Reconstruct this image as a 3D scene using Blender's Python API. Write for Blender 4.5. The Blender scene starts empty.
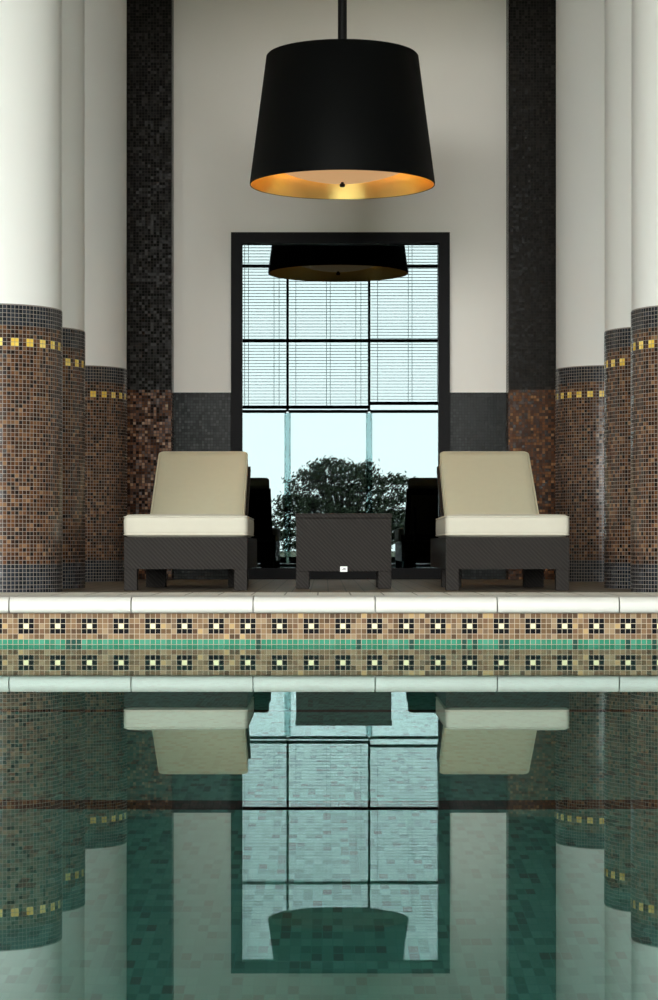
import bpy, bmesh, math, random
from mathutils import Vector, Matrix
random.seed(7)
S = bpy.context.scene
COL = S.collection
PI = math.pi

# ------------------------------------------------------------------ layout
CAM = Vector((-0.118, 0.0, 0.42))
F_PX = 2250.0
DECK = 0.18          # finished deck level above the water (z = 0)
COPE = 0.207         # top of the white coping
EDGE = 9.80          # front face of the pool wall
WALL = 17.30         # back wall plane
HALL_W = 6.0          # right wall; the left one stands further out
HALL_L = 8.0
FACADE = -1.0

# ------------------------------------------------------------------ node helper
class NT:
    def __init__(self, name):
        self.m = bpy.data.materials.new(name)
        self.m.use_nodes = True
        self.t = self.m.node_tree
        self.t.nodes.clear()
        self.out = self.t.nodes.new('ShaderNodeOutputMaterial')
    def n(self, typ, **kw):
        nd = self.t.nodes.new(typ)
        for k, v in kw.items():
            setattr(nd, k, v)
        return nd
    def put(self, sock, v):
        if hasattr(v, 'is_output'):
            self.t.links.new(v, sock)
        else:
            if isinstance(v, (tuple, list)) and len(v) == 3 and sock.type == 'RGBA':
                v = (*v, 1)
            sock.default_value = v
    def math(self, op, a, b=None, c=None):
        nd = self.n('ShaderNodeMath', operation=op)
        self.put(nd.inputs[0], a)
        if b is not None: self.put(nd.inputs[1], b)
        if c is not None: self.put(nd.inputs[2], c)
        return nd.outputs[0]
    def vmath(self, op, a, b=None, scale=None):
        nd = self.n('ShaderNodeVectorMath', operation=op)
        self.put(nd.inputs[0], a)
        if b is not None: self.put(nd.inputs[1], b)
        if scale is not None: self.put(nd.inputs['Scale'], scale)
        return nd.outputs[0]
    def mix(self, fac, a, b):
        nd = self.n('ShaderNodeMix', data_type='RGBA')
        self.put(nd.inputs[0], fac)
        self.put(nd.inputs[6], a); self.put(nd.inputs[7], b)
        return nd.outputs[2]
    def ramp(self, fac, stops, interp='CONSTANT'):
        nd = self.n('ShaderNodeValToRGB')
        r = nd.color_ramp
        r.interpolation = interp
        while len(r.elements) < len(stops): r.elements.new(1.0)
        for e, (p, c) in zip(r.elements, stops):
            e.position = p; e.color = (*c, 1)
        self.put(nd.inputs[0], fac)
        return nd.outputs[0]
    def principled(self, **kw):
        nd = self.n('ShaderNodeBsdfPrincipled')
        for k, v in kw.items():
            self.put(nd.inputs[k.replace('_', ' ')], v)
        return nd
    def surf(self, sock):
        self.t.links.new(sock, self.out.inputs[0])
        return self.m

def lin(r, g, b):
    f = lambda c: (c / 255) / 12.92 if c / 255 < .04045 else ((c / 255 + .055) / 1.055) ** 2.4
    return (f(r), f(g), f(b))

def plain(name, col, rough=.6, metallic=0.0, noise=0.0, nscale=8.0, bump=0.0, spec=.5):
    k = NT(name)
    base = col
    tc = k.n('ShaderNodeTexCoord').outputs['Object']
    p = k.principled(Roughness=rough, Metallic=metallic, Specular_IOR_Level=spec)
    if noise > 0:
        nz = k.n('ShaderNodeTexNoise'); k.put(nz.inputs['Vector'], tc)
        nz.inputs['Scale'].default_value = nscale; nz.inputs['Detail'].default_value = 4
        lo = tuple(c * (1 - noise) for c in col); hi = tuple(min(1, c * (1 + noise)) for c in col)
        base = k.mix(nz.outputs[0], lo, hi)
    k.put(p.inputs['Base Color'], base)
    if bump > 0:
        nb = k.n('ShaderNodeTexNoise'); k.put(nb.inputs['Vector'], tc)
        nb.inputs['Scale'].default_value = nscale * 30
        b = k.n('ShaderNodeBump'); b.inputs['Strength'].default_value = bump
        b.inputs['Distance'].default_value = .002
        k.put(b.inputs['Height'], nb.outputs[0])
        k.put(p.inputs['Normal'], b.outputs[0])
    return k.surf(p.outputs[0])

BROWN = [(0, (.012, .006, .004)), (.14, (.030, .012, .006)), (.32, (.066, .025, .010)), (.50, (.044, .019, .010)),
         (.64, (.098, .040, .016)), (.78, (.125, .060, .027)), (.88, (.055, .029, .018)), (.95, (.19, .10, .048))]
NAVY = [(0, (.010, .012, .016)), (.3, (.016, .019, .025)), (.6, (.022, .026, .034)), (.85, (.030, .034, .042))]
BLACK = [(0, (.010, .010, .009)), (.3, (.015, .014, .013)), (.6, (.022, .0205, .019)), (.85, (.034, .032, .030))]
SLATE = [(0, (.022, .0245, .024)), (.3, (.026, .029, .029)), (.6, (.030, .034, .033)), (.85, (.038, .042, .041))]
TEAL = [(0, (.085, .21, .20)), (.2, (.11, .265, .25)), (.45, (.12, .285, .27)), (.7, (.13, .31, .29)),
        (.88, (.085, .17, .16)), (.95, (.095, .155, .145))]

def mosaic(name, build, grout=(.5, .5, .47), gw=.07, tilt=.10, rough=.18, spec=.5, grout_rough=.6):
    """Square glass mosaic; the UV map counts tiles. build(k, iu, iv, rnd) gives the tile colour."""
    k = NT(name)
    uv = k.n('ShaderNodeUVMap').outputs[0]
    sp = k.n('ShaderNodeSeparateXYZ'); k.put(sp.inputs[0], uv)
    u, v = sp.outputs[0], sp.outputs[1]
    iu, iv = k.math('FLOOR', u), k.math('FLOOR', v)
    fu, fv = k.math('FRACT', u), k.math('FRACT', v)
    cb = k.n('ShaderNodeCombineXYZ'); k.put(cb.inputs[0], iu); k.put(cb.inputs[1], iv)
    wn = k.n('ShaderNodeTexWhiteNoise', noise_dimensions='2D'); k.put(wn.inputs['Vector'], cb.outputs[0])
    col = build(k, iu, iv, wn.outputs['Value'])
    if isinstance(col, tuple):
        if len(col) == 3: grout = col[2]
        col, spec = col[:2]
    eu = k.math('MINIMUM', fu, k.math('SUBTRACT', 1.0, fu))
    ev = k.math('MINIMUM', fv, k.math('SUBTRACT', 1.0, fv))
    g = k.math('LESS_THAN', k.math('MINIMUM', eu, ev), gw)
    base = k.mix(g, col, grout)
    geo = k.n('ShaderNodeNewGeometry')
    off = k.vmath('SUBTRACT', wn.outputs['Color'], (.5, .5, .5))
    nrm = k.vmath('NORMALIZE', k.vmath('ADD', geo.outputs['Normal'], k.vmath('SCALE', off, scale=tilt)))
    rg = k.math('MULTIPLY_ADD', g, grout_rough, rough)
    p = k.principled(Base_Color=base, Roughness=rg, Specular_IOR_Level=spec)
    k.put(p.inputs['Normal'], nrm)
    return k.surf(p.outputs[0])

ROWS = 70
def col_tiles(k, iu, iv, r):
    brown, navy = k.ramp(r, [(p, tuple(c * 1.12 for c in cc)) for p, cc in BROWN]), k.ramp(r, NAVY)
    top = k.math('GREATER_THAN', iv, ROWS - 5.5)
    bot = k.math('LESS_THAN', iv, 6.5)
    c = k.mix(k.math('MAXIMUM', top, bot), brown, navy)
    gr = k.math('MULTIPLY', k.math('GREATER_THAN', iv, ROWS - 10.5), k.math('LESS_THAN', iv, ROWS - 8.5))
    gc = k.math('LESS_THAN', k.math('FLOORED_MODULO', iu, 4.0), 1.5)
    gold = k.mix(r, (.72, .47, .05), (.95, .74, .20))
    return k.mix(k.math('MULTIPLY', gr, gc), c, gold)

def pil_tiles(k, iu, iv, r):
    up = k.math('GREATER_THAN', iv, 64.5)
    br = [(p, tuple(c * 1.6 for c in cc)) for p, cc in BROWN]
    return k.mix(up, k.ramp(r, br), k.ramp(r, BLACK)), k.math('MULTIPLY_ADD', up, -.055, .095)

def band_tiles(k, iu, iv, r):
    lite = [(0, (.085, .050, .030)), (.12, (.13, .078, .042)), (.28, (.19, .118, .066)), (.46, (.16, .105, .066)),
            (.62, (.235, .15, .085)), (.76, (.27, .19, .115)), (.88, (.15, .085, .05)), (.95, (.40, .27, .13))]
    brown = k.ramp(r, lite)
    mu = k.math('FLOORED_MODULO', iu, 6.0)
    inu = k.math('MULTIPLY', k.math('GREATER_THAN', mu, .5), k.math('LESS_THAN', mu, 3.5))
    inv = k.math('MULTIPLY', k.math('GREATER_THAN', iv, 1.5), k.math('LESS_THAN', iv, 4.5))
    c = k.mix(k.math('MULTIPLY', inu, inv), brown, (.006, .0065, .008))
    cu = k.math('COMPARE', mu, 2.0, .2); cv = k.math('COMPARE', iv, 3.0, .2)
    c = k.mix(k.math('MULTIPLY', cu, cv), c, (.75, .70, .42))
    green = k.ramp(r, [(0, (.03, .19, .115)), (.35, (.04, .22, .14)), (.7, (.06, .25, .165)), (.86, (.02, .065, .05)), (.97, (.04, .19, .12))])
    return k.mix(k.math('LESS_THAN', iv, .5), c, green)

def floor_tiles(k, iu, iv, r):
    teal = k.ramp(r, TEAL)
    dark = k.ramp(r, [(0, (.05, .012, .012)), (.4, (.03, .012, .012)), (.7, (.075, .022, .02))])
    m = None
    for a, b in ((110, 113), (158, 160)):
        t = k.math('MULTIPLY', k.math('GREATER_THAN', iv, a - .5), k.math('LESS_THAN', iv, b - .5))
        m = t if m is None else k.math('MAXIMUM', m, t)
    return k.mix(m, teal, dark), .3, k.mix(m, (.118, .28, .265), (.035, .02, .02))

M = {}
M['column_mosaic'] = mosaic('column mosaic', col_tiles, grout=(.24, .21, .185), gw=.062, tilt=.08, rough=.24, spec=.30, grout_rough=.22)
M['pilaster_mosaic'] = mosaic('pilaster mosaic', pil_tiles, grout=(.035, .030, .026), gw=.06, tilt=.10, rough=.2)
M['dado_mosaic'] = mosaic('slate mosaic', lambda k, iu, iv, r: k.ramp(r, SLATE), grout=(.015, .015, .015), gw=.07, tilt=.05, spec=.05)
M['band_mosaic'] = mosaic('pool band mosaic', band_tiles, grout=(.40, .335, .26), gw=.05, tilt=.05, rough=.4, spec=.02)
M['pool_mosaic'] = mosaic('pool floor mosaic', floor_tiles, grout=(.17, .40, .355), gw=.04, tilt=0, rough=.5)
M['pool_wall'] = mosaic('pool wall mosaic', lambda k, iu, iv, r: k.ramp(r, TEAL), grout=(.2, .42, .36), gw=.05, tilt=0, rough=.5)
M['plaster'] = plain('off white plaster', (.87, .83, .775), .7, noise=.03, nscale=2, bump=.05)
M['column_plaster'] = plain('smooth white plaster', (.775, .77, .745), .55, noise=.015, nscale=2)
M['ceiling'] = plain('warm dark timber ceiling', (.58, .47, .36), .7, noise=.12, nscale=3)
M['hall_plaster'] = plain('hall plaster', (.86, .85, .81), .7, noise=.03, nscale=2)
M['hall_ceiling'] = plain('hall ceiling plaster', (.74, .70, .63), .7, noise=.03, nscale=2)
M['coping'] = plain('white coping stone', (.53, .52, .485), .42, noise=.03, nscale=14)
M['black_frame'] = plain('black painted metal', (.007, .007, .008), .5, noise=.1, nscale=20, spec=.08)
M['dark_room'] = plain('unlit room colour', (.012, .012, .012), .9, noise=.1)  # near-black colour stands in for the darkness of the unlit interior
M['mullion'] = plain('dark bronze mullion', (.02, .022, .024), .5, noise=.1)
M['slat'] = plain('grey blind slat', (.16, .17, .18), .5, noise=.05)
M['cushion_seat'] = plain('cream canvas', (.575, .545, .455), .85, noise=.03, nscale=25, bump=.15)
M['cushion_back'] = plain('shaded cream canvas', (.55, .515, .37), .85, noise=.03, nscale=25, bump=.15)  # same canvas as the seat, with the reclined face's shade in the colour
M['shade'] = plain('black lacquered shade', (.0045, .005, .005), .5, noise=.1, nscale=6, spec=.05)
M['rod'] = plain('black rod', (.008, .008, .008), .45, noise=.1, spec=.1)
M['gold'] = plain('brushed gold lining', (.95, .66, .24), .30, metallic=1.0, noise=.06, nscale=10)
M['tag'] = plain('white enamel tag', (.85, .85, .83), .4, noise=.02)
M['tag_mark'] = plain('grey print', (.25, .25, .26), .6, noise=.02)
M['bark'] = plain('bark', (.03, .025, .02), .9, noise=.3, nscale=5)
M['leaf'] = plain('pine foliage', (.022, .035, .016), .8, noise=.4, nscale=2)
M['lawn'] = plain('lawn', (.05, .06, .025), .95, noise=.4, nscale=.5)

def wicker_mat():
    k = NT('dark woven wicker')
    tc = k.n('ShaderNodeTexCoord').outputs['Object']
    sp = k.n('ShaderNodeSeparateXYZ'); k.put(sp.inputs[0], tc)
    a = k.math('ADD', sp.outputs[0], sp.outputs[1])
    z = sp.outputs[2]
    w1 = k.math('SINE', k.math('MULTIPLY', k.math('ADD', a, z), 2 * PI / .024))
    w2 = k.math('SINE', k.math('MULTIPLY', k.math('SUBTRACT', a, z), 2 * PI / .011))
    w = k.math('MULTIPLY_ADD', w2, .35, w1)
    f = k.math('MULTIPLY_ADD', w, .36, .5)
    c = k.mix(f, (.0115, .0098, .0088), (.030, .0255, .0225))
    b = k.n('ShaderNodeBump'); b.inputs['Strength'].default_value = .55; b.inputs['Distance'].default_value = .004
    k.put(b.inputs['Height'], f)
    p = k.principled(Base_Color=c, Roughness=.5, Specular_IOR_Level=.12)
    k.put(p.inputs['Normal'], b.outputs[0])
    return k.surf(p.outputs[0])
M['wicker'] = wicker_mat()

def deck_mat(name, c1, c2, cm, sz):
    k = NT(name)
    tc = k.n('ShaderNodeTexCoord').outputs['Object']
    br = k.n('ShaderNodeTexBrick'); k.put(br.inputs['Vector'], tc)
    br.offset = 0
    br.inputs['Color1'].default_value = (*c1, 1); br.inputs['Color2'].default_value = (*c2, 1)
    br.inputs['Mortar'].default_value = (*cm, 1)
    br.inputs['Scale'].default_value = 1; br.inputs['Mortar Size'].default_value = .004
    br.inputs['Brick Width'].default_value = sz; br.inputs['Row Height'].default_value = sz
    p = k.principled(Base_Color=br.outputs[0], Roughness=.5, Specular_IOR_Level=.25)
    return k.surf(p.outputs[0])
M['deck'] = deck_mat('brown deck tile', (.20, .16, .115), (.155, .125, .09), (.08, .065, .05), .10)
M['border'] = deck_mat('cream border tile', (.74, .71, .64), (.68, .65, .58), (.26, .24, .2), .1515)

def glass_mat(name, refl, tint, rough=0.0):
    k = NT(name)
    g = k.n('ShaderNodeBsdfGlossy'); g.inputs['Roughness'].default_value = rough
    k.put(g.inputs['Color'], (.68, .87, .93))
    t = k.n('ShaderNodeBsdfTransparent'); k.put(t.inputs['Color'], tint)
    fr = k.n('ShaderNodeFresnel'); fr.inputs['IOR'].default_value = 1.5
    fac = k.math('MINIMUM', k.math('ADD', fr.outputs[0], max(0, refl - .04)), 1.0)
    mx = k.n('ShaderNodeMixShader')
    k.put(mx.inputs[0], fac); k.put(mx.inputs[1], t.outputs[0]); k.put(mx.inputs[2], g.outputs[0])
    return k.surf(mx.outputs[0])
def mirror_glass(name, refl, trans):
    k = NT(name)
    g = k.n('ShaderNodeBsdfGlossy'); g.inputs['Roughness'].default_value = 0
    k.put(g.inputs['Color'], refl)
    t = k.n('ShaderNodeBsdfTransparent'); k.put(t.inputs['Color'], trans)
    ad = k.n('ShaderNodeAddShader'); k.put(ad.inputs[0], t.outputs[0]); k.put(ad.inputs[1], g.outputs[0])
    return k.surf(ad.outputs[0])
M['door_glass'] = mirror_glass('dark reflective door glass', (.0475, .060, .062), (.02, .025, .024))
M['clear_glass'] = glass_mat('clear window glass', .04, (.95, .97, .96))
M['fin_glass'] = glass_mat('green edge glass', .05, (.62, .74, .74))

def water_mat():
    k = NT('still pool water')
    g = k.n('ShaderNodeBsdfGlossy'); g.inputs['Roughness'].default_value = 0
    k.put(g.inputs['Color'], (.76, .90, .88))
    t = k.n('ShaderNodeBsdfRefraction'); t.inputs['Roughness'].default_value = 0; t.inputs['IOR'].default_value = 1.333
    k.put(t.inputs['Color'], (.78, .96, .90))
    fr = k.n('ShaderNodeFresnel'); fr.inputs['IOR'].default_value = 1.333
    mx = k.n('ShaderNodeMixShader')
    k.put(mx.inputs[0], fr.outputs[0]); k.put(mx.inputs[1], t.outputs[0]); k.put(mx.inputs[2], g.outputs[0])
    return k.surf(mx.outputs[0])
M['water'] = water_mat()

def emit_mat(name, col, strength, base):
    k = NT(name)
    p = k.principled(Base_Color=base, Roughness=.5, Emission_Color=col, Emission_Strength=strength)
    return k.surf(p.outputs[0])
M['diffuser'] = emit_mat('lit diffuser', (1.0, .56, .25), .50, (.55, .45, .34))
M['bulb'] = emit_mat('lit bulb', (1.0, .74, .42), 160.0, (.9, .8, .7))

# ------------------------------------------------------------------ mesh helpers
def box(bm, x0, x1, y0, y1, z0, z1, mi=0):
    v = [bm.verts.new(p) for p in ((x0, y0, z0), (x1, y0, z0), (x1, y1, z0), (x0, y1, z0), (x0, y0, z1), (x1, y0, z1), (x1, y1, z1), (x0, y1, z1))]
    fs = []
    for q in ((0, 3, 2, 1), (4, 5, 6, 7), (0, 1, 5, 4), (1, 2, 6, 5), (2, 3, 7, 6), (3, 0, 4, 7)):
        f = bm.faces.new([v[i] for i in q]); f.material_index = mi; fs.append(f)
    return v

def tube(bm, p, q, r0, r1=None, n=12):
    r1 = r0 if r1 is None else r1
    p, q = Vector(p), Vector(q)
    d = (q - p).normalized()
    a = d.orthogonal().normalized(); b = d.cross(a)
    A, B = [], []
    for i in range(n):
        t = 2 * PI * i / n
        o = a * math.cos(t) + b * math.sin(t)
        A.append(bm.verts.new(p + o * r0)); B.append(bm.verts.new(q + o * r1))
    for i in range(n):
        j = (i + 1) % n
        bm.faces.new((A[i], A[j], B[j], B[i]))
    bm.faces.new(A[::-1]); bm.faces.new(B)

def lathe(bm, prof, n=96, close=False):
    """prof: list of (r, z); r = 0 makes a pole."""
    rings = []
    for r, z in prof:
        if r < 1e-6:
            rings.append([bm.verts.new((0, 0, z))])
        else:
            rings.append([bm.verts.new((r * math.cos(2 * PI * i / n), r * math.sin(2 * PI * i / n), z)) for i in range(n)])
    pairs = list(zip(rings[:-1], rings[1:]))
    if close: pairs.append((rings[-1], rings[0]))
    for A, B in pairs:
        if len(A) == 1 and len(B) == 1: continue
        for i in range(n):
            j = (i + 1) % n
            a = [A[i], A[j]] if len(A) > 1 else [A[0]]
            b = [B[j], B[i]] if len(B) > 1 else [B[0]]
            bm.faces.new(a + b)

def obj(name, bm, mat, parent=None, loc=None, smooth=False, recalc=True, bevel=0, seg=2):
    if recalc: bmesh.ops.recalc_face_normals(bm, faces=bm.faces[:])
    if bevel > 0:
        bmesh.ops.bevel(bm, geom=[e for e in bm.edges], offset=bevel, segments=seg, affect='EDGES', profile=.5)
    me = bpy.data.meshes.new(name)
    bm.to_mesh(me); bm.free()
    for mm in (mat if isinstance(mat, (list, tuple)) else [mat]): me.materials.append(M[mm])
    if smooth is True:
        for p in me.polygons: p.use_smooth = True
    elif smooth:
        me.shade_auto_smooth if False else None
        for p in me.polygons: p.use_smooth = True
        try: me.set_sharp_from_angle(angle=math.radians(smooth))
        except Exception: pass
    o = bpy.data.objects.new(name, me)
    COL.objects.link(o)
    if parent: o.parent = parent
    if loc: o.location = loc
    return o

def tag(o, label, cat, group=None, kind=None):
    o['label'] = label; o['category'] = cat
    if group: o['group'] = group
    if kind: o['kind'] = kind
    return o

def thing(name, label, cat, loc=(0, 0, 0), group=None):
    o = bpy.data.objects.new(name, None); COL.objects.link(o)
    o.location = loc; o.empty_display_size = .1
    return tag(o, label, cat, group)

def struct(name, bm, mat, parent=None, **kw):
    o = obj(name, bm, mat, parent, **kw)
    o['kind'] = 'structure'
    return o

def box_uv(o, p, ox=0.0, oz=0.0, pv=None):
    """UVs that count tiles of pitch p on axis-aligned faces."""
    me = o.data
    uv = me.uv_layers.new(name='UVMap')
    for f in me.polygons:
        n = f.normal
        for li in f.loop_indices:
            c = me.vertices[me.loops[li].vertex_index].co
            if abs(n.z) > .7: a, b = c.x, c.y
            elif abs(n.y) > .7: a, b = c.x, c.z
            else: a, b = c.y + 3.3, c.z
            uv.data[li].uv = ((a - ox) / p, (b - (oz if abs(n.z) < .7 else 0)) / (pv or p))

# ------------------------------------------------------------------ setting: ground, floors, pool
bm = bmesh.new(); box(bm, -150, 150, -260, FACADE - .15, -.25, .02)
struct('ground', bm, 'lawn')

bm = bmesh.new()
CX = 4.6
box(bm, -HALL_L, HALL_W, EDGE + .32, WALL + .06, -1.4, DECK)
box(bm, -HALL_L, -CX, .9, EDGE + .32, -1.4, DECK)
box(bm, CX, HALL_W, .9, EDGE + .32, -1.4, DECK)
box(bm, -HALL_L, HALL_W, FACADE - .15, .9, -1.4, DECK)
struct('floor', bm, 'deck')

bm = bmesh.new(); box(bm, -CX, CX, .9, EDGE, -1.4, -1.2)
o = struct('pool_floor', bm, 'pool_mosaic'); box_uv(o, .0175, pv=.045)

# pool side walls (under the rim)
bm = bmesh.new()
box(bm, -CX, CX, EDGE, EDGE + .03, -1.2, 0.0)
box(bm, -CX - .03, -CX + .001, .9, EDGE, -1.2, .15)
box(bm, CX - .001, CX + .03, .9, EDGE, -1.2, .15)
box(bm, -CX, CX, .87, .901, -1.2, .15)
o = struct('pool_basin', bm, 'pool_wall'); box_uv(o, .0225)

# mosaic band above the water line
bm = bmesh.new(); box(bm, -CX, CX, EDGE, EDGE + .032, -.001, .1365)
o = struct('trim_1', bm, 'band_mosaic'); box_uv(o, .0230, ox=-.04 - 2.5 * .0230, oz=0.0, pv=.02275)
o['label'] = 'band of brown mosaic with black squares and a green row above the water line'

# coping: rounded white stones with open joints
bm = bmesh.new()
J = .5304
first = (131.5 - 325) / 229.6 - .118
k0 = -7
prof = []
y0, y1, zb, zt = EDGE - .028, EDGE + .33, .1365, COPE
R = .034
for i in range(9):
    t = PI / 2 * i / 8
    prof.append((y0 + R - R * math.cos(t), zt - R + R * math.sin(t)))
low = []
for i in range(6):
    t = PI / 2 * i / 5
    low.append((y0 + .018 - .018 * math.sin(t), zb + .018 - .018 * math.cos(t)))
prof = low + prof
for k in range(k0, 8):
    xa, xb = first + k * J + .0028, first + (k + 1) * J - .0028
    xa, xb = max(xa, -CX), min(xb, CX)
    if xb - xa < .05: continue
    pts = prof + [(y1, zt), (y1, zb)]
    A = [bm.verts.new((xa, py, pz)) for py, pz in pts]
    B = [bm.verts.new((xb, py, pz)) for py, pz in pts]
    n = len(pts)
    bm.faces.new(A); bm.faces.new(B[::-1])
    for i in range(n):
        j = (i + 1) % n
        bm.faces.new((A[i], B[i], B[j], A[j]))
o = struct('trim_2', bm, 'coping', smooth=40)
o['label'] = 'white rounded coping stones along the pool edge'
bm = bmesh.new(); box(bm, -CX, CX, EDGE + .03, EDGE + .32, DECK - .045, DECK + .012)
struct('trim_3', bm, 'hall_plaster')
bm = bmesh.new(); box(bm, -CX, CX, EDGE + .334, 10.9, DECK - .02, COPE - .002)
o = struct('trim_8', bm, 'border'); o['label'] = 'cream tile border behind the coping'

bm = bmesh.new()
v = [bm.verts.new(p) for p in ((-CX, .9, 0), (CX, .9, 0), (CX, EDGE + .01, 0), (-CX, EDGE + .01, 0))]
bm.faces.new(v)
o = obj('pool_water', bm, 'water')
tag(o, 'still green pool water mirroring the loungers and the glass door', 'water', kind='stuff')

# ------------------------------------------------------------------ setting: walls and ceilings
WX, WT = .8385, 2.84        # window half width / top
LOG_Z = 4.8
bm = bmesh.new()
box(bm, -HALL_L, -WX, WALL, WALL + .25, DECK, LOG_Z)
box(bm, WX, HALL_W, WALL, WALL + .25, DECK, LOG_Z)
box(bm, -WX, WX, WALL, WALL + .25, WT, LOG_Z)
struct('wall_back', bm, 'plaster')
PZ = 1.622
PP = (PZ - DECK) / 65
for n_, (xa, xb) in ((4, (-1.31, -WX - .0)), (5, (WX, 1.31))):
    bm = bmesh.new(); box(bm, xa, xb, WALL - .012, WALL, DECK, 1.615)
    o = struct('trim_%d' % n_, bm, 'dado_mosaic'); box_uv(o, .0222, oz=DECK)
    o['label'] = 'dark slate mosaic dado beside the window'
for n_, (xa, xb) in ((6, (-1.95, -1.281)), (7, (1.275, 1.95))):
    bm = bmesh.new(); box(bm, xa, xb, WALL - .22, WALL, DECK, LOG_Z)
    o = struct('trim_%d' % n_, bm, 'pilaster_mosaic'); box_uv(o, PP, oz=DECK)
    o['label'] = 'flat pilaster in black over brown mosaic'
for nm, xa, xb in (('wall_left', -HALL_L - .2, -HALL_L), ('wall_right', HALL_W, HALL_W + .2)):
    bm = bmesh.new(); box(bm, xa, xb, FACADE - .15, WALL + .25, -.2, 6.4)
    struct(nm, bm, 'hall_plaster')
bm = bmesh.new()
box(bm, -HALL_L, HALL_W, 11.2, WALL + .25, LOG_Z, LOG_Z + .15)
box(bm, -HALL_L, HALL_W, 11.0, 11.2, LOG_Z, 6.2)
struct('ceiling', bm, 'ceiling')
bm = bmesh.new(); box(bm, -HALL_L, HALL_W, FACADE - .15, 11.2, 6.2, 6.4)
struct('ceiling_hall', bm, 'hall_ceiling')
# dim room behind the glass door
bm = bmesh.new()
for b in ((-2, 2, 20.2, 20.3, DECK, 3.4), (-2.1, -2, WALL + .25, 20.3, DECK, 3.4), (2, 2.1, WALL + .25, 20.3, DECK, 3.4),
          (-2.1, 2.1, WALL + .25, 20.3, 3.4, 3.5), (-2.1, 2.1, WALL + .06, 20.3, DECK - .1, DECK - .002), (-2.1, -WX, WALL + .25, WALL + .27, DECK, 3.4), (WX, 2.1, WALL + .25, WALL + .27, DECK, 3.4), (-WX, WX, WALL + .25, WALL + .27, WT, 3.4)):
    box(bm, *b)
struct('wall_inner', bm, 'dark_room')

# glass door in the back wall
w = bpy.data.objects.new('window_1', None); COL.objects.link(w); w.location = (0, WALL, DECK); w['kind'] = 'structure'
w['label'] = 'tall black framed mirror-like window between the loungers'; w['category'] = 'window'
fw = .085; H = WT - DECK
bm = bmesh.new()
box(bm, -WX, -WX + fw, -.06, .08, 0, H); box(bm, WX - fw, WX, -.06, .08, 0, H)
box(bm, -WX + fw, WX - fw, -.06, .08, H - fw, H); box(bm, -WX + fw, WX - fw, -.06, .08, 0, fw)
obj('window_frame', bm, 'black_frame', w)
bm = bmesh.new(); box(bm, -WX + fw - .01, WX - fw + .01, .0, .012, fw - .01, H - fw + .01)
obj('pane', bm, 'door_glass', w)

# ------------------------------------------------------------------ glazed facade at the pool's other end
BAY = 1.29
BX0 = -.71
FZ = 6.2
TR = (2.58, 3.70, 4.88)
edges = [BX0 + BAY * k for k in range(-5, 4)]
bm = bmesh.new()
box(bm, -HALL_L, edges[0] - .04, FACADE - .1, FACADE + .05, DECK, FZ)
if edges[-1] + .04 < HALL_W: box(bm, edges[-1] + .04, HALL_W, FACADE - .1, FACADE + .05, DECK, FZ)
struct('wall_front', bm, 'hall_plaster')
for i in range(len(edges) - 1):
    xa, xb = edges[i], edges[i + 1]
    w = bpy.data.objects.new('window_%d' % (i + 2), None); COL.objects.link(w)
    w.location = ((xa + xb) / 2, FACADE, DECK); w['kind'] = 'structure'
    h = BAY / 2
    bm = bmesh.new()
    box(bm, -h - .019, -h + .019, -.05, .05, TR[0] - DECK, FZ - DECK)
    if i == len(edges) - 2: box(bm, h - .019, h + .019, -.05, .05, TR[0] - DECK, FZ - DECK)
    for tz, th in ((TR[0], .045), (TR[1], .048), (TR[2], .045)):
        box(bm, -h + .019, h - .019, -.04, .04, tz - DECK - th / 2, tz - DECK + th / 2)
    box(bm, -h + .019, h - .019, -.04, .04, 0, .10)
    obj('window_frame', bm, 'mullion', w)
    bm = bmesh.new(); box(bm, -h - .05, -h + .05, -.05, .05, .0, TR[0] - DECK - .028)
    obj('glass_fin', bm, 'fin_glass', w)
    bm = bmesh.new(); box(bm, -h + .018, h - .018, -.006, .006, .1, FZ - DECK)
    obj('pane', bm, 'clear_glass', w)

def blind(x0, x1, zb, lab):
    t = thing('venetian_blind', lab, 'blind', ((x0 + x1) / 2, FACADE + .14, zb), 'venetian blinds behind the camera end of the pool')
    h = (x1 - x0) / 2 - .012
    bm = bmesh.new(); box(bm, -h, h, -.03, .03, 0, .05); obj('bottom_rail', bm, 'black_frame', t)
    bm = bmesh.new(); box(bm, -h, h, -.03, .03, 6.2 - zb - .06, 6.2 - zb); obj('head_rail', bm, 'black_frame', t)
    bm = bmesh.new()
    z = .09
    while z < 6.2 - zb - .08:
        vs = []
        for dy, dz in ((-.022, -.001), (-.008, .0005), (.008, .001), (.022, .001)):
            vs.append((bm.verts.new((-h, dy, z + dz + random.uniform(-.0007, .0007))), bm.verts.new((h, dy, z + dz))))
        for a, b in zip(vs[:-1], vs[1:]): bm.faces.new((a[0], a[1], b[1], b[0]))
        z += .048
    r = obj('slats', bm, 'slat', t, recalc=False)
    md = r.modifiers.new('t', 'SOLIDIFY'); md.thickness = .0035
    bm = bmesh.new()
    for cx in (-h + .12, -.03, .03, h - .12, h - .2):
        box(bm, cx - .004, cx + .004, -.033, -.028, .03, 6.2 - zb - .05)
    obj('cord', bm, 'slat', t)
blind(edges[4], edges[5], 2.615, 'venetian blind mirrored at the left of the window glass')
blind(edges[5], edges[6], 2.615, 'venetian blind mirrored in the middle of the window glass')
blind(edges[6], edges[7], 2.675, 'venetian blind mirrored at the right of the window glass, its bottom rail slightly higher')

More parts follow.
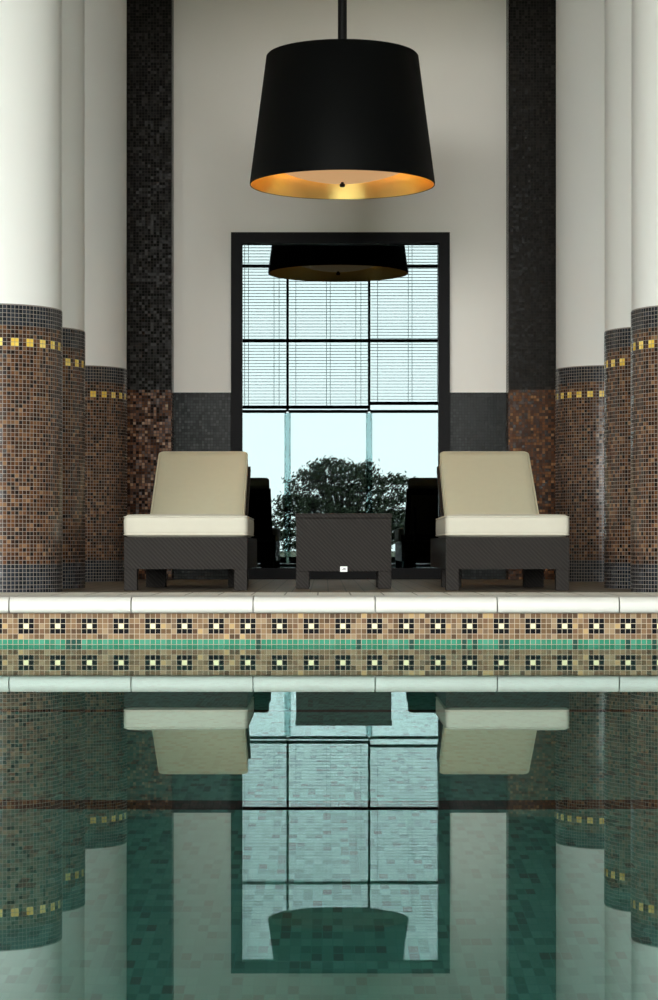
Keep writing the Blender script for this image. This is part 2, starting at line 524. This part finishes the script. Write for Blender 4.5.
# ------------------------------------------------------------------ columns
RC = .38
def make_column(x, y, label):
    t = thing('column', label, 'column', (x, y, DECK), 'round mosaic-clad columns')
    t['kind'] = 'thing'
    hz = 1.715 - DECK
    bm = bmesh.new()
    lathe(bm, [(RC - .004, 0), (RC - .004, LOG_Z - DECK)], 108)
    obj('shaft', bm, 'column_plaster', t, smooth=60)
    bm = bmesh.new()
    n = 108
    uvl = bm.loops.layers.uv.new('UVMap')
    prof = [(RC, 0, 0), (RC, hz - .006, ROWS - .01), (RC - .002, hz, ROWS - .01), (RC - .005, hz, ROWS - .01)]
    rings = [[bm.verts.new((r * math.cos(2 * PI * i / n), r * math.sin(2 * PI * i / n), z)) for i in range(n)] for r, z, _ in prof]
    for (A, pa), (B, pb) in zip(zip(rings[:-1], prof[:-1]), zip(rings[1:], prof[1:])):
        for i in range(n):
            j = (i + 1) % n
            f = bm.faces.new((A[i], A[j], B[j], B[i]))
            for lp, uvv in zip(f.loops, ((i, pa[2]), (i + 1, pa[2]), (i + 1, pb[2]), (i, pb[2]))):
                lp[uvl].uv = uvv
    obj('mosaic_cladding', bm, 'column_mosaic', t, smooth=40, recalc=False)
    return t
CXX = 1.933
for sx, nm, other in ((-1, 'left', 'west'), (1, 'right', 'east')):
    side = 'left' if sx < 0 else 'right'
    make_column(sx * CXX, 12.27, 'white column over brown mosaic, front one of the three on the %s' % side)
    make_column(sx * CXX, 13.45, 'white column over brown mosaic, middle one of the three on the %s' % side)
    make_column(sx * CXX, 16.30, 'white column over brown mosaic, rear one on the %s, beside the lounger' % side)

# ------------------------------------------------------------------ pendant lamp
LZ, LH = 2.822, .858
lamp = thing('pendant_lamp', 'huge black drum pendant lamp with gold lining hanging before the window', 'lamp', (-.003, 14.9, LZ))
R0, R1 = .612, .503
bm = bmesh.new()
lathe(bm, [(R0 - .004, 0), (R0, .0), (R0 + .001, .012), (R1, LH - .008), (R1 - .008, LH), (0, LH), (0, LH - .01), (R1 - .012, LH - .012), (R0 - .004, 0)], 128)
obj('lamp_shade', bm, 'shade', lamp, smooth=40)
bm = bmesh.new()
lathe(bm, [(R0 - .005, .002), (R1 - .014, LH - .014), (0, LH - .014)], 128)
obj('shade_lining', bm, 'gold', lamp, smooth=40)
bm = bmesh.new()
prof = []
for i in range(17):
    a = i / 16
    prof.append((.47 * (1 - a), .128 - .108 * (1 - (1 - a) ** 2)))
prof = [(.47, .16)] + prof
lathe(bm, prof, 96)
df = obj('diffuser', bm, 'diffuser', lamp, smooth=60); df['label'] = 'peach glowing glass diffuser'
bm = bmesh.new(); lathe(bm, [(0, -.012), (.014, -.012), (.019, -.004), (.017, .008), (.009, .014), (.009, .036), (0, .036)], 24)
obj('finial', bm, 'rod', df, smooth=50)
for q in range(4):
    a = PI / 4 + PI / 2 * q
    bm = bmesh.new(); bmesh.ops.create_uvsphere(bm, u_segments=16, v_segments=10, radius=.03)
    bb = obj('bulb', bm, 'bulb', lamp, smooth=True, loc=(.30 * math.cos(a), .30 * math.sin(a), .36))
bm = bmesh.new(); tube(bm, (0, 0, .2), (0, 0, LOG_Z - LZ - .03), .03, n=24)
obj('rod', bm, 'rod', lamp, smooth=50)
bm = bmesh.new(); lathe(bm, [(0, LOG_Z - LZ - .05), (.09, LOG_Z - LZ - .05), (.1, LOG_Z - LZ - .04), (.1, LOG_Z - LZ), (0, LOG_Z - LZ)], 32)
obj('ceiling_cap', bm, 'rod', lamp, smooth=40)

# ------------------------------------------------------------------ side table
tb = thing('wicker_side_table', 'low dark wicker side table with small white tag, between the loungers', 'table', (-.008, 13.2, DECK))
hw, tz, lw = .28, .443, .078
bm = bmesh.new(); box(bm, -hw - .004, hw + .004, -.004, 2 * hw + .004, tz - .03, tz)
obj('tabletop', bm, 'wicker', tb, bevel=.006)
for b in ((-hw + .001, hw - .001, .0, .03), (-hw + .001, hw - .001, 2 * hw - .03, 2 * hw)):
    bm = bmesh.new(); box(bm, b[0], b[1], b[2], b[3], .103, tz - .03); obj('side_panel', bm, 'wicker', tb, bevel=.003)
for s in (-1, 1):
    bm = bmesh.new(); xa = s * hw; xb = s * (hw - .03); box(bm, min(xa, xb), max(xa, xb), .03, 2 * hw - .03, .103, tz - .03)
    obj('side_panel', bm, 'wicker', tb, bevel=.003)
for sx in (-1, 1):
    for ya in (.0, 2 * hw - lw):
        bm = bmesh.new(); xa = sx * hw; xb = sx * (hw - lw)
        box(bm, min(xa, xb), max(xa, xb), ya, ya + lw, 0, .103); obj('leg', bm, 'wicker', tb, bevel=.004)
bm = bmesh.new(); box(bm, -.021, .021, -.006, .0, .100, .132)
tg = obj('tag', bm, 'tag', tb, bevel=.002); tg['label'] = 'small white maker tag'
bm = bmesh.new(); box(bm, -.011, .012, -.0072, -.006, .113, .117); box(bm, -.003, .010, -.0072, -.006, .117, .122)
obj('logo', bm, 'tag_mark', tg)

# ------------------------------------------------------------------ loungers
def rounded_block(bm, x0, x1, y0, y1, z0, z1, r, crown=.0, n=10):
    """Soft cushion: superellipse-like block, slightly puffed faces."""
    b2 = bmesh.new()
    bmesh.ops.create_cube(b2, size=1)
    bmesh.ops.subdivide_edges(b2, edges=b2.edges[:], cuts=n, use_grid_fill=True)
    cx, cy, cz = (x0 + x1) / 2, (y0 + y1) / 2, (z0 + z1) / 2
    hx, hy, hz = (x1 - x0) / 2, (y1 - y0) / 2, (z1 - z0) / 2
    m = {}
    for v in b2.verts:
        p = Vector((v.co.x * 2, v.co.y * 2, v.co.z * 2))
        # concentrate rings near the edges
        e = lambda t: math.copysign(1 - (1 - abs(t)) ** 1.6, t)
        p = Vector((e(p.x), e(p.y), e(p.z)))
        q = Vector((p.x * hx, p.y * hy, p.z * hz))
        c = Vector((max(-hx + r, min(hx - r, q.x)), max(-hy + r, min(hy - r, q.y)), max(-hz + r, min(hz - r, q.z))))
        d = q - c
        if d.length > 1e-9: q = c + d.normalized() * r
        pf = crown * (1 - p.x ** 2) * (1 - p.y ** 2)
        q.z += math.copysign(pf, p.z) * (abs(p.z) ** 3)
        m[v] = bm.verts.new(q + Vector((cx, cy, cz)))
    for f in b2.faces: bm.faces.new([m[v] for v in f.verts])
    b2.free()

def ring(bm, x0, x1, y0, y1, z, r, rc=.035):
    pts = []
    for cx, cy, a0 in ((x1 - rc, y1 - rc, 0), (x0 + rc, y1 - rc, 90), (x0 + rc, y0 + rc, 180), (x1 - rc, y0 + rc, 270)):
        for i in range(6):
            a = math.radians(a0 + 18 * i)
            pts.append(Vector((cx + rc * math.cos(a), cy + rc * math.sin(a), z)))
    n = len(pts); K = 8; rings = []
    for i in range(n):
        t = (pts[(i + 1) % n] - pts[i - 1]).normalized()
        s = t.cross(Vector((0, 0, 1)))
        rings.append([bm.verts.new(pts[i] + s * (r * math.cos(2 * PI * k / K)) + Vector((0, 0, r * math.sin(2 * PI * k / K)))) for k in range(K)])
    for i in range(n):
        A, B = rings[i], rings[(i + 1) % n]
        for k in range(K):
            l = (k + 1) % K
            bm.faces.new((A[k], A[l], B[l], B[k]))

LW = .695 / 2
def make_lounger(x, label, open_back):
    t = thing('sun_lounger', label, 'sun lounger', (x, 12.70, DECK), 'wicker sun loungers by the pool')
    z0, z1 = .121, .300
    bm = bmesh.new()
    box(bm, -LW, LW, 0, .05, z0, z1); box(bm, -LW, LW, 1.80, 1.85, z0, z1)
    box(bm, -LW, -LW + .05, .05, 1.80, z0, z1); box(bm, LW - .05, LW, .05, 1.80, z0, z1)
    box(bm, -LW + .05, LW - .05, .05, 1.12, z1 - .04, z1 - .005)
    obj('frame', bm, 'wicker', t)
    for sx in (-1, 1):
        bm = bmesh.new(); xa, xb = sorted((sx * LW, sx * (LW - .074))); box(bm, xa, xb, 0, .074, 0, z0); obj('leg', bm, 'wicker', t, bevel=.003)
        bm = bmesh.new(); xa, xb = sorted((sx * (LW - .035), sx * (LW - .155))); box(bm, xa, xb, 1.10, 1.22, 0, z0); obj('leg', bm, 'wicker', t, bevel=.003)
    bm = bmesh.new(); rounded_block(bm, -LW - .004, LW + .004, -.012, 1.12, .301, .430, .034, .008)
    c = obj('seat_cushion', bm, 'cushion_seat', t, smooth=True); c['label'] = 'cream seat cushion'
    bm = bmesh.new()
    ring(bm, -LW - .001, LW + .001, -.009, 1.117, .415, .0045); ring(bm, -LW - .001, LW + .001, -.009, 1.117, .316, .0045)
    obj('piping', bm, 'cushion_seat', c, smooth=True)
    # reclined back, built flat then tilted about the hinge
    piv = Vector((0, 1.08, .425))
    ang = math.atan2(.452, .79)
    Mx = Matrix.Translation(piv) @ Matrix.Rotation(ang, 4, 'X')
    L = .91
    bm = bmesh.new(); rounded_block(bm, -.288, .288, -.02, L, -.105, .0, .036, .006)
    bmesh.ops.transform(bm, matrix=Mx, verts=bm.verts[:])
    c = obj('back_cushion', bm, 'cushion_back', t, smooth=True); c['label'] = 'cream back cushion with shade in its colour'
    bm = bmesh.new(); ring(bm, -.285, .285, -.017, L - .003, -.016, .0045); ring(bm, -.285, .285, -.017, L - .003, -.09, .0045)
    bmesh.ops.transform(bm, matrix=Mx, verts=bm.verts[:])
    obj('piping', bm, 'cushion_back', c, smooth=True)
    bm = bmesh.new()
    zb, zt = -.15, -.108
    W = .305
    box(bm, -W, -W + .045, .03, L - .03, zb, zt); box(bm, W - .045, W, .03, L - .03, zb, zt)
    box(bm, -W + .045, W - .045, L - .075, L - .03, zb, zt); box(bm, -W + .045, W - .045, .03, .075, zb, zt)
    if open_back:
        box(bm, -.03, .03, .075, L - .075, zb, zt)
    else:
        box(bm, -W + .045, W - .045, .075, L - .075, zb + .01, zt)
    bmesh.ops.transform(bm, matrix=Mx, verts=bm.verts[:])
    obj('backrest_frame', bm, 'wicker', t)
    top = Mx @ Vector((0, .62, zb))
    for sx in (-1, 1):
        bm = bmesh.new(); tube(bm, (sx * .22, top.y, top.z), (sx * .22, 1.70, .28), .011, n=10)
        obj('strut', bm, 'black_frame', t, smooth=50)
    bm = bmesh.new(); box(bm, -LW + .05, LW - .05, 1.69, 1.73, .255, .28)
    obj('crossbar', bm, 'black_frame', t)
    for sx in (-1, 1):
        bm = bmesh.new()
        box(bm, sx * .315 - .012, sx * .315 + .012, 1.10, 1.15, .26, .36)
        obj('hinge', bm, 'black_frame', t)
make_lounger(-.905, 'dark wicker sun lounger with cream cushions, standing left of the side table', False)
make_lounger(.912, 'dark wicker sun lounger with cream cushions, standing right of the side table', True)

# ------------------------------------------------------------------ tree outside (seen mirrored in the glass)
tr = thing('tree', 'spreading dark tree outside, mirrored in the lower window panes', 'tree', (1.0, -80, 0))
bm = bmesh.new()
tube(bm, (0, 0, 0), (0, 0, .7), .24, .18, 10)
RX, RY, TOP = 3.9, 3.2, 5.0
def dome(x, y):
    q = (x / RX) ** 2 + (y / RY) ** 2
    return .9 + (TOP - .9) * max(0, 1 - q ** 1.3) ** .5
spots = []
while len(spots) < 420:
    x, y = random.uniform(-RX, RX), random.uniform(-RY, RY)
    if (x / RX) ** 2 + (y / RY) ** 2 > .98: continue
    h = dome(x, y)
    z = h - random.random() ** 1.5 * (h - .5)
    spots.append(Vector((x, y, z - .1)))
for i, e in enumerate(spots):
    if i % 2: continue
    st = Vector((e.x * .12, e.y * .12, random.uniform(.4, .9)))
    md_ = st.lerp(e, .55) + Vector((random.uniform(-.2, .2), random.uniform(-.2, .2), random.uniform(-.15, .25)))
    tube(bm, st, md_, .055, .035, 6); tube(bm, md_, e, .035, .012, 6)
obj('trunk', bm, 'bark', tr)
bm = bmesh.new()
for e in spots:
    for _ in range(44):
        p = e + Vector((random.gauss(0, .26), random.gauss(0, .22), random.gauss(0, .11)))
        n = Vector((random.gauss(0, 1), random.gauss(0, 1), random.gauss(0, 1))).normalized()
        a = n.orthogonal().normalized() * random.uniform(.06, .14); b = n.cross(a).normalized() * random.uniform(.025, .06)
        bm.faces.new([bm.verts.new(p + w_) for w_ in (a, b, -a, -b)])
fo = obj('foliage', bm, 'leaf', tr, recalc=False)

# ------------------------------------------------------------------ world, light, camera
wd = bpy.data.worlds.new('overcast sky'); S.world = wd; wd.use_nodes = True
nt = wd.node_tree; nt.nodes.clear()
wo = nt.nodes.new('ShaderNodeOutputWorld'); bg = nt.nodes.new('ShaderNodeBackground')
bg.inputs[0].default_value = (1.0, .972, .955, 1); bg.inputs[1].default_value = 21.0
nt.links.new(bg.outputs[0], wo.inputs[0])

ld = bpy.data.lights.new('facade_daylight', 'AREA'); ld.shape = 'RECTANGLE'
ld.size = edges[-1] - edges[0]; ld.size_y = FZ - DECK
ld.cycles.is_portal = True
lo = bpy.data.objects.new('facade_daylight', ld); COL.objects.link(lo)
lo.location = ((edges[0] + edges[-1]) / 2, FACADE + .25, (FZ + DECK) / 2)
lo.rotation_euler = (PI / 2, 0, 0)     # shines along +y, into the hall

cd = bpy.data.cameras.new('camera'); cam = bpy.data.objects.new('camera', cd); COL.objects.link(cam)
cam.location = CAM; cam.rotation_euler = (PI / 2, 0, 0)
cd.sensor_fit = 'VERTICAL'; cd.sensor_height = 36; cd.sensor_width = 24
cd.lens = F_PX / 1000 * 36
cd.shift_x = (329 - 325) / 1000
cd.shift_y = (548 - 500) / 1000
cd.clip_start = .05; cd.clip_end = 500
S.camera = cam

S.view_settings.view_transform = 'Standard'; S.view_settings.look = 'None'
S.view_settings.gamma = 1; S.view_settings.use_curve_mapping = False
S.view_settings.exposure = -0.02
c = S.cycles
c.max_bounces = 14; c.diffuse_bounces = 6; c.glossy_bounces = 8; c.transmission_bounces = 8; c.transparent_max_bounces = 16
c.sample_clamp_indirect = 12
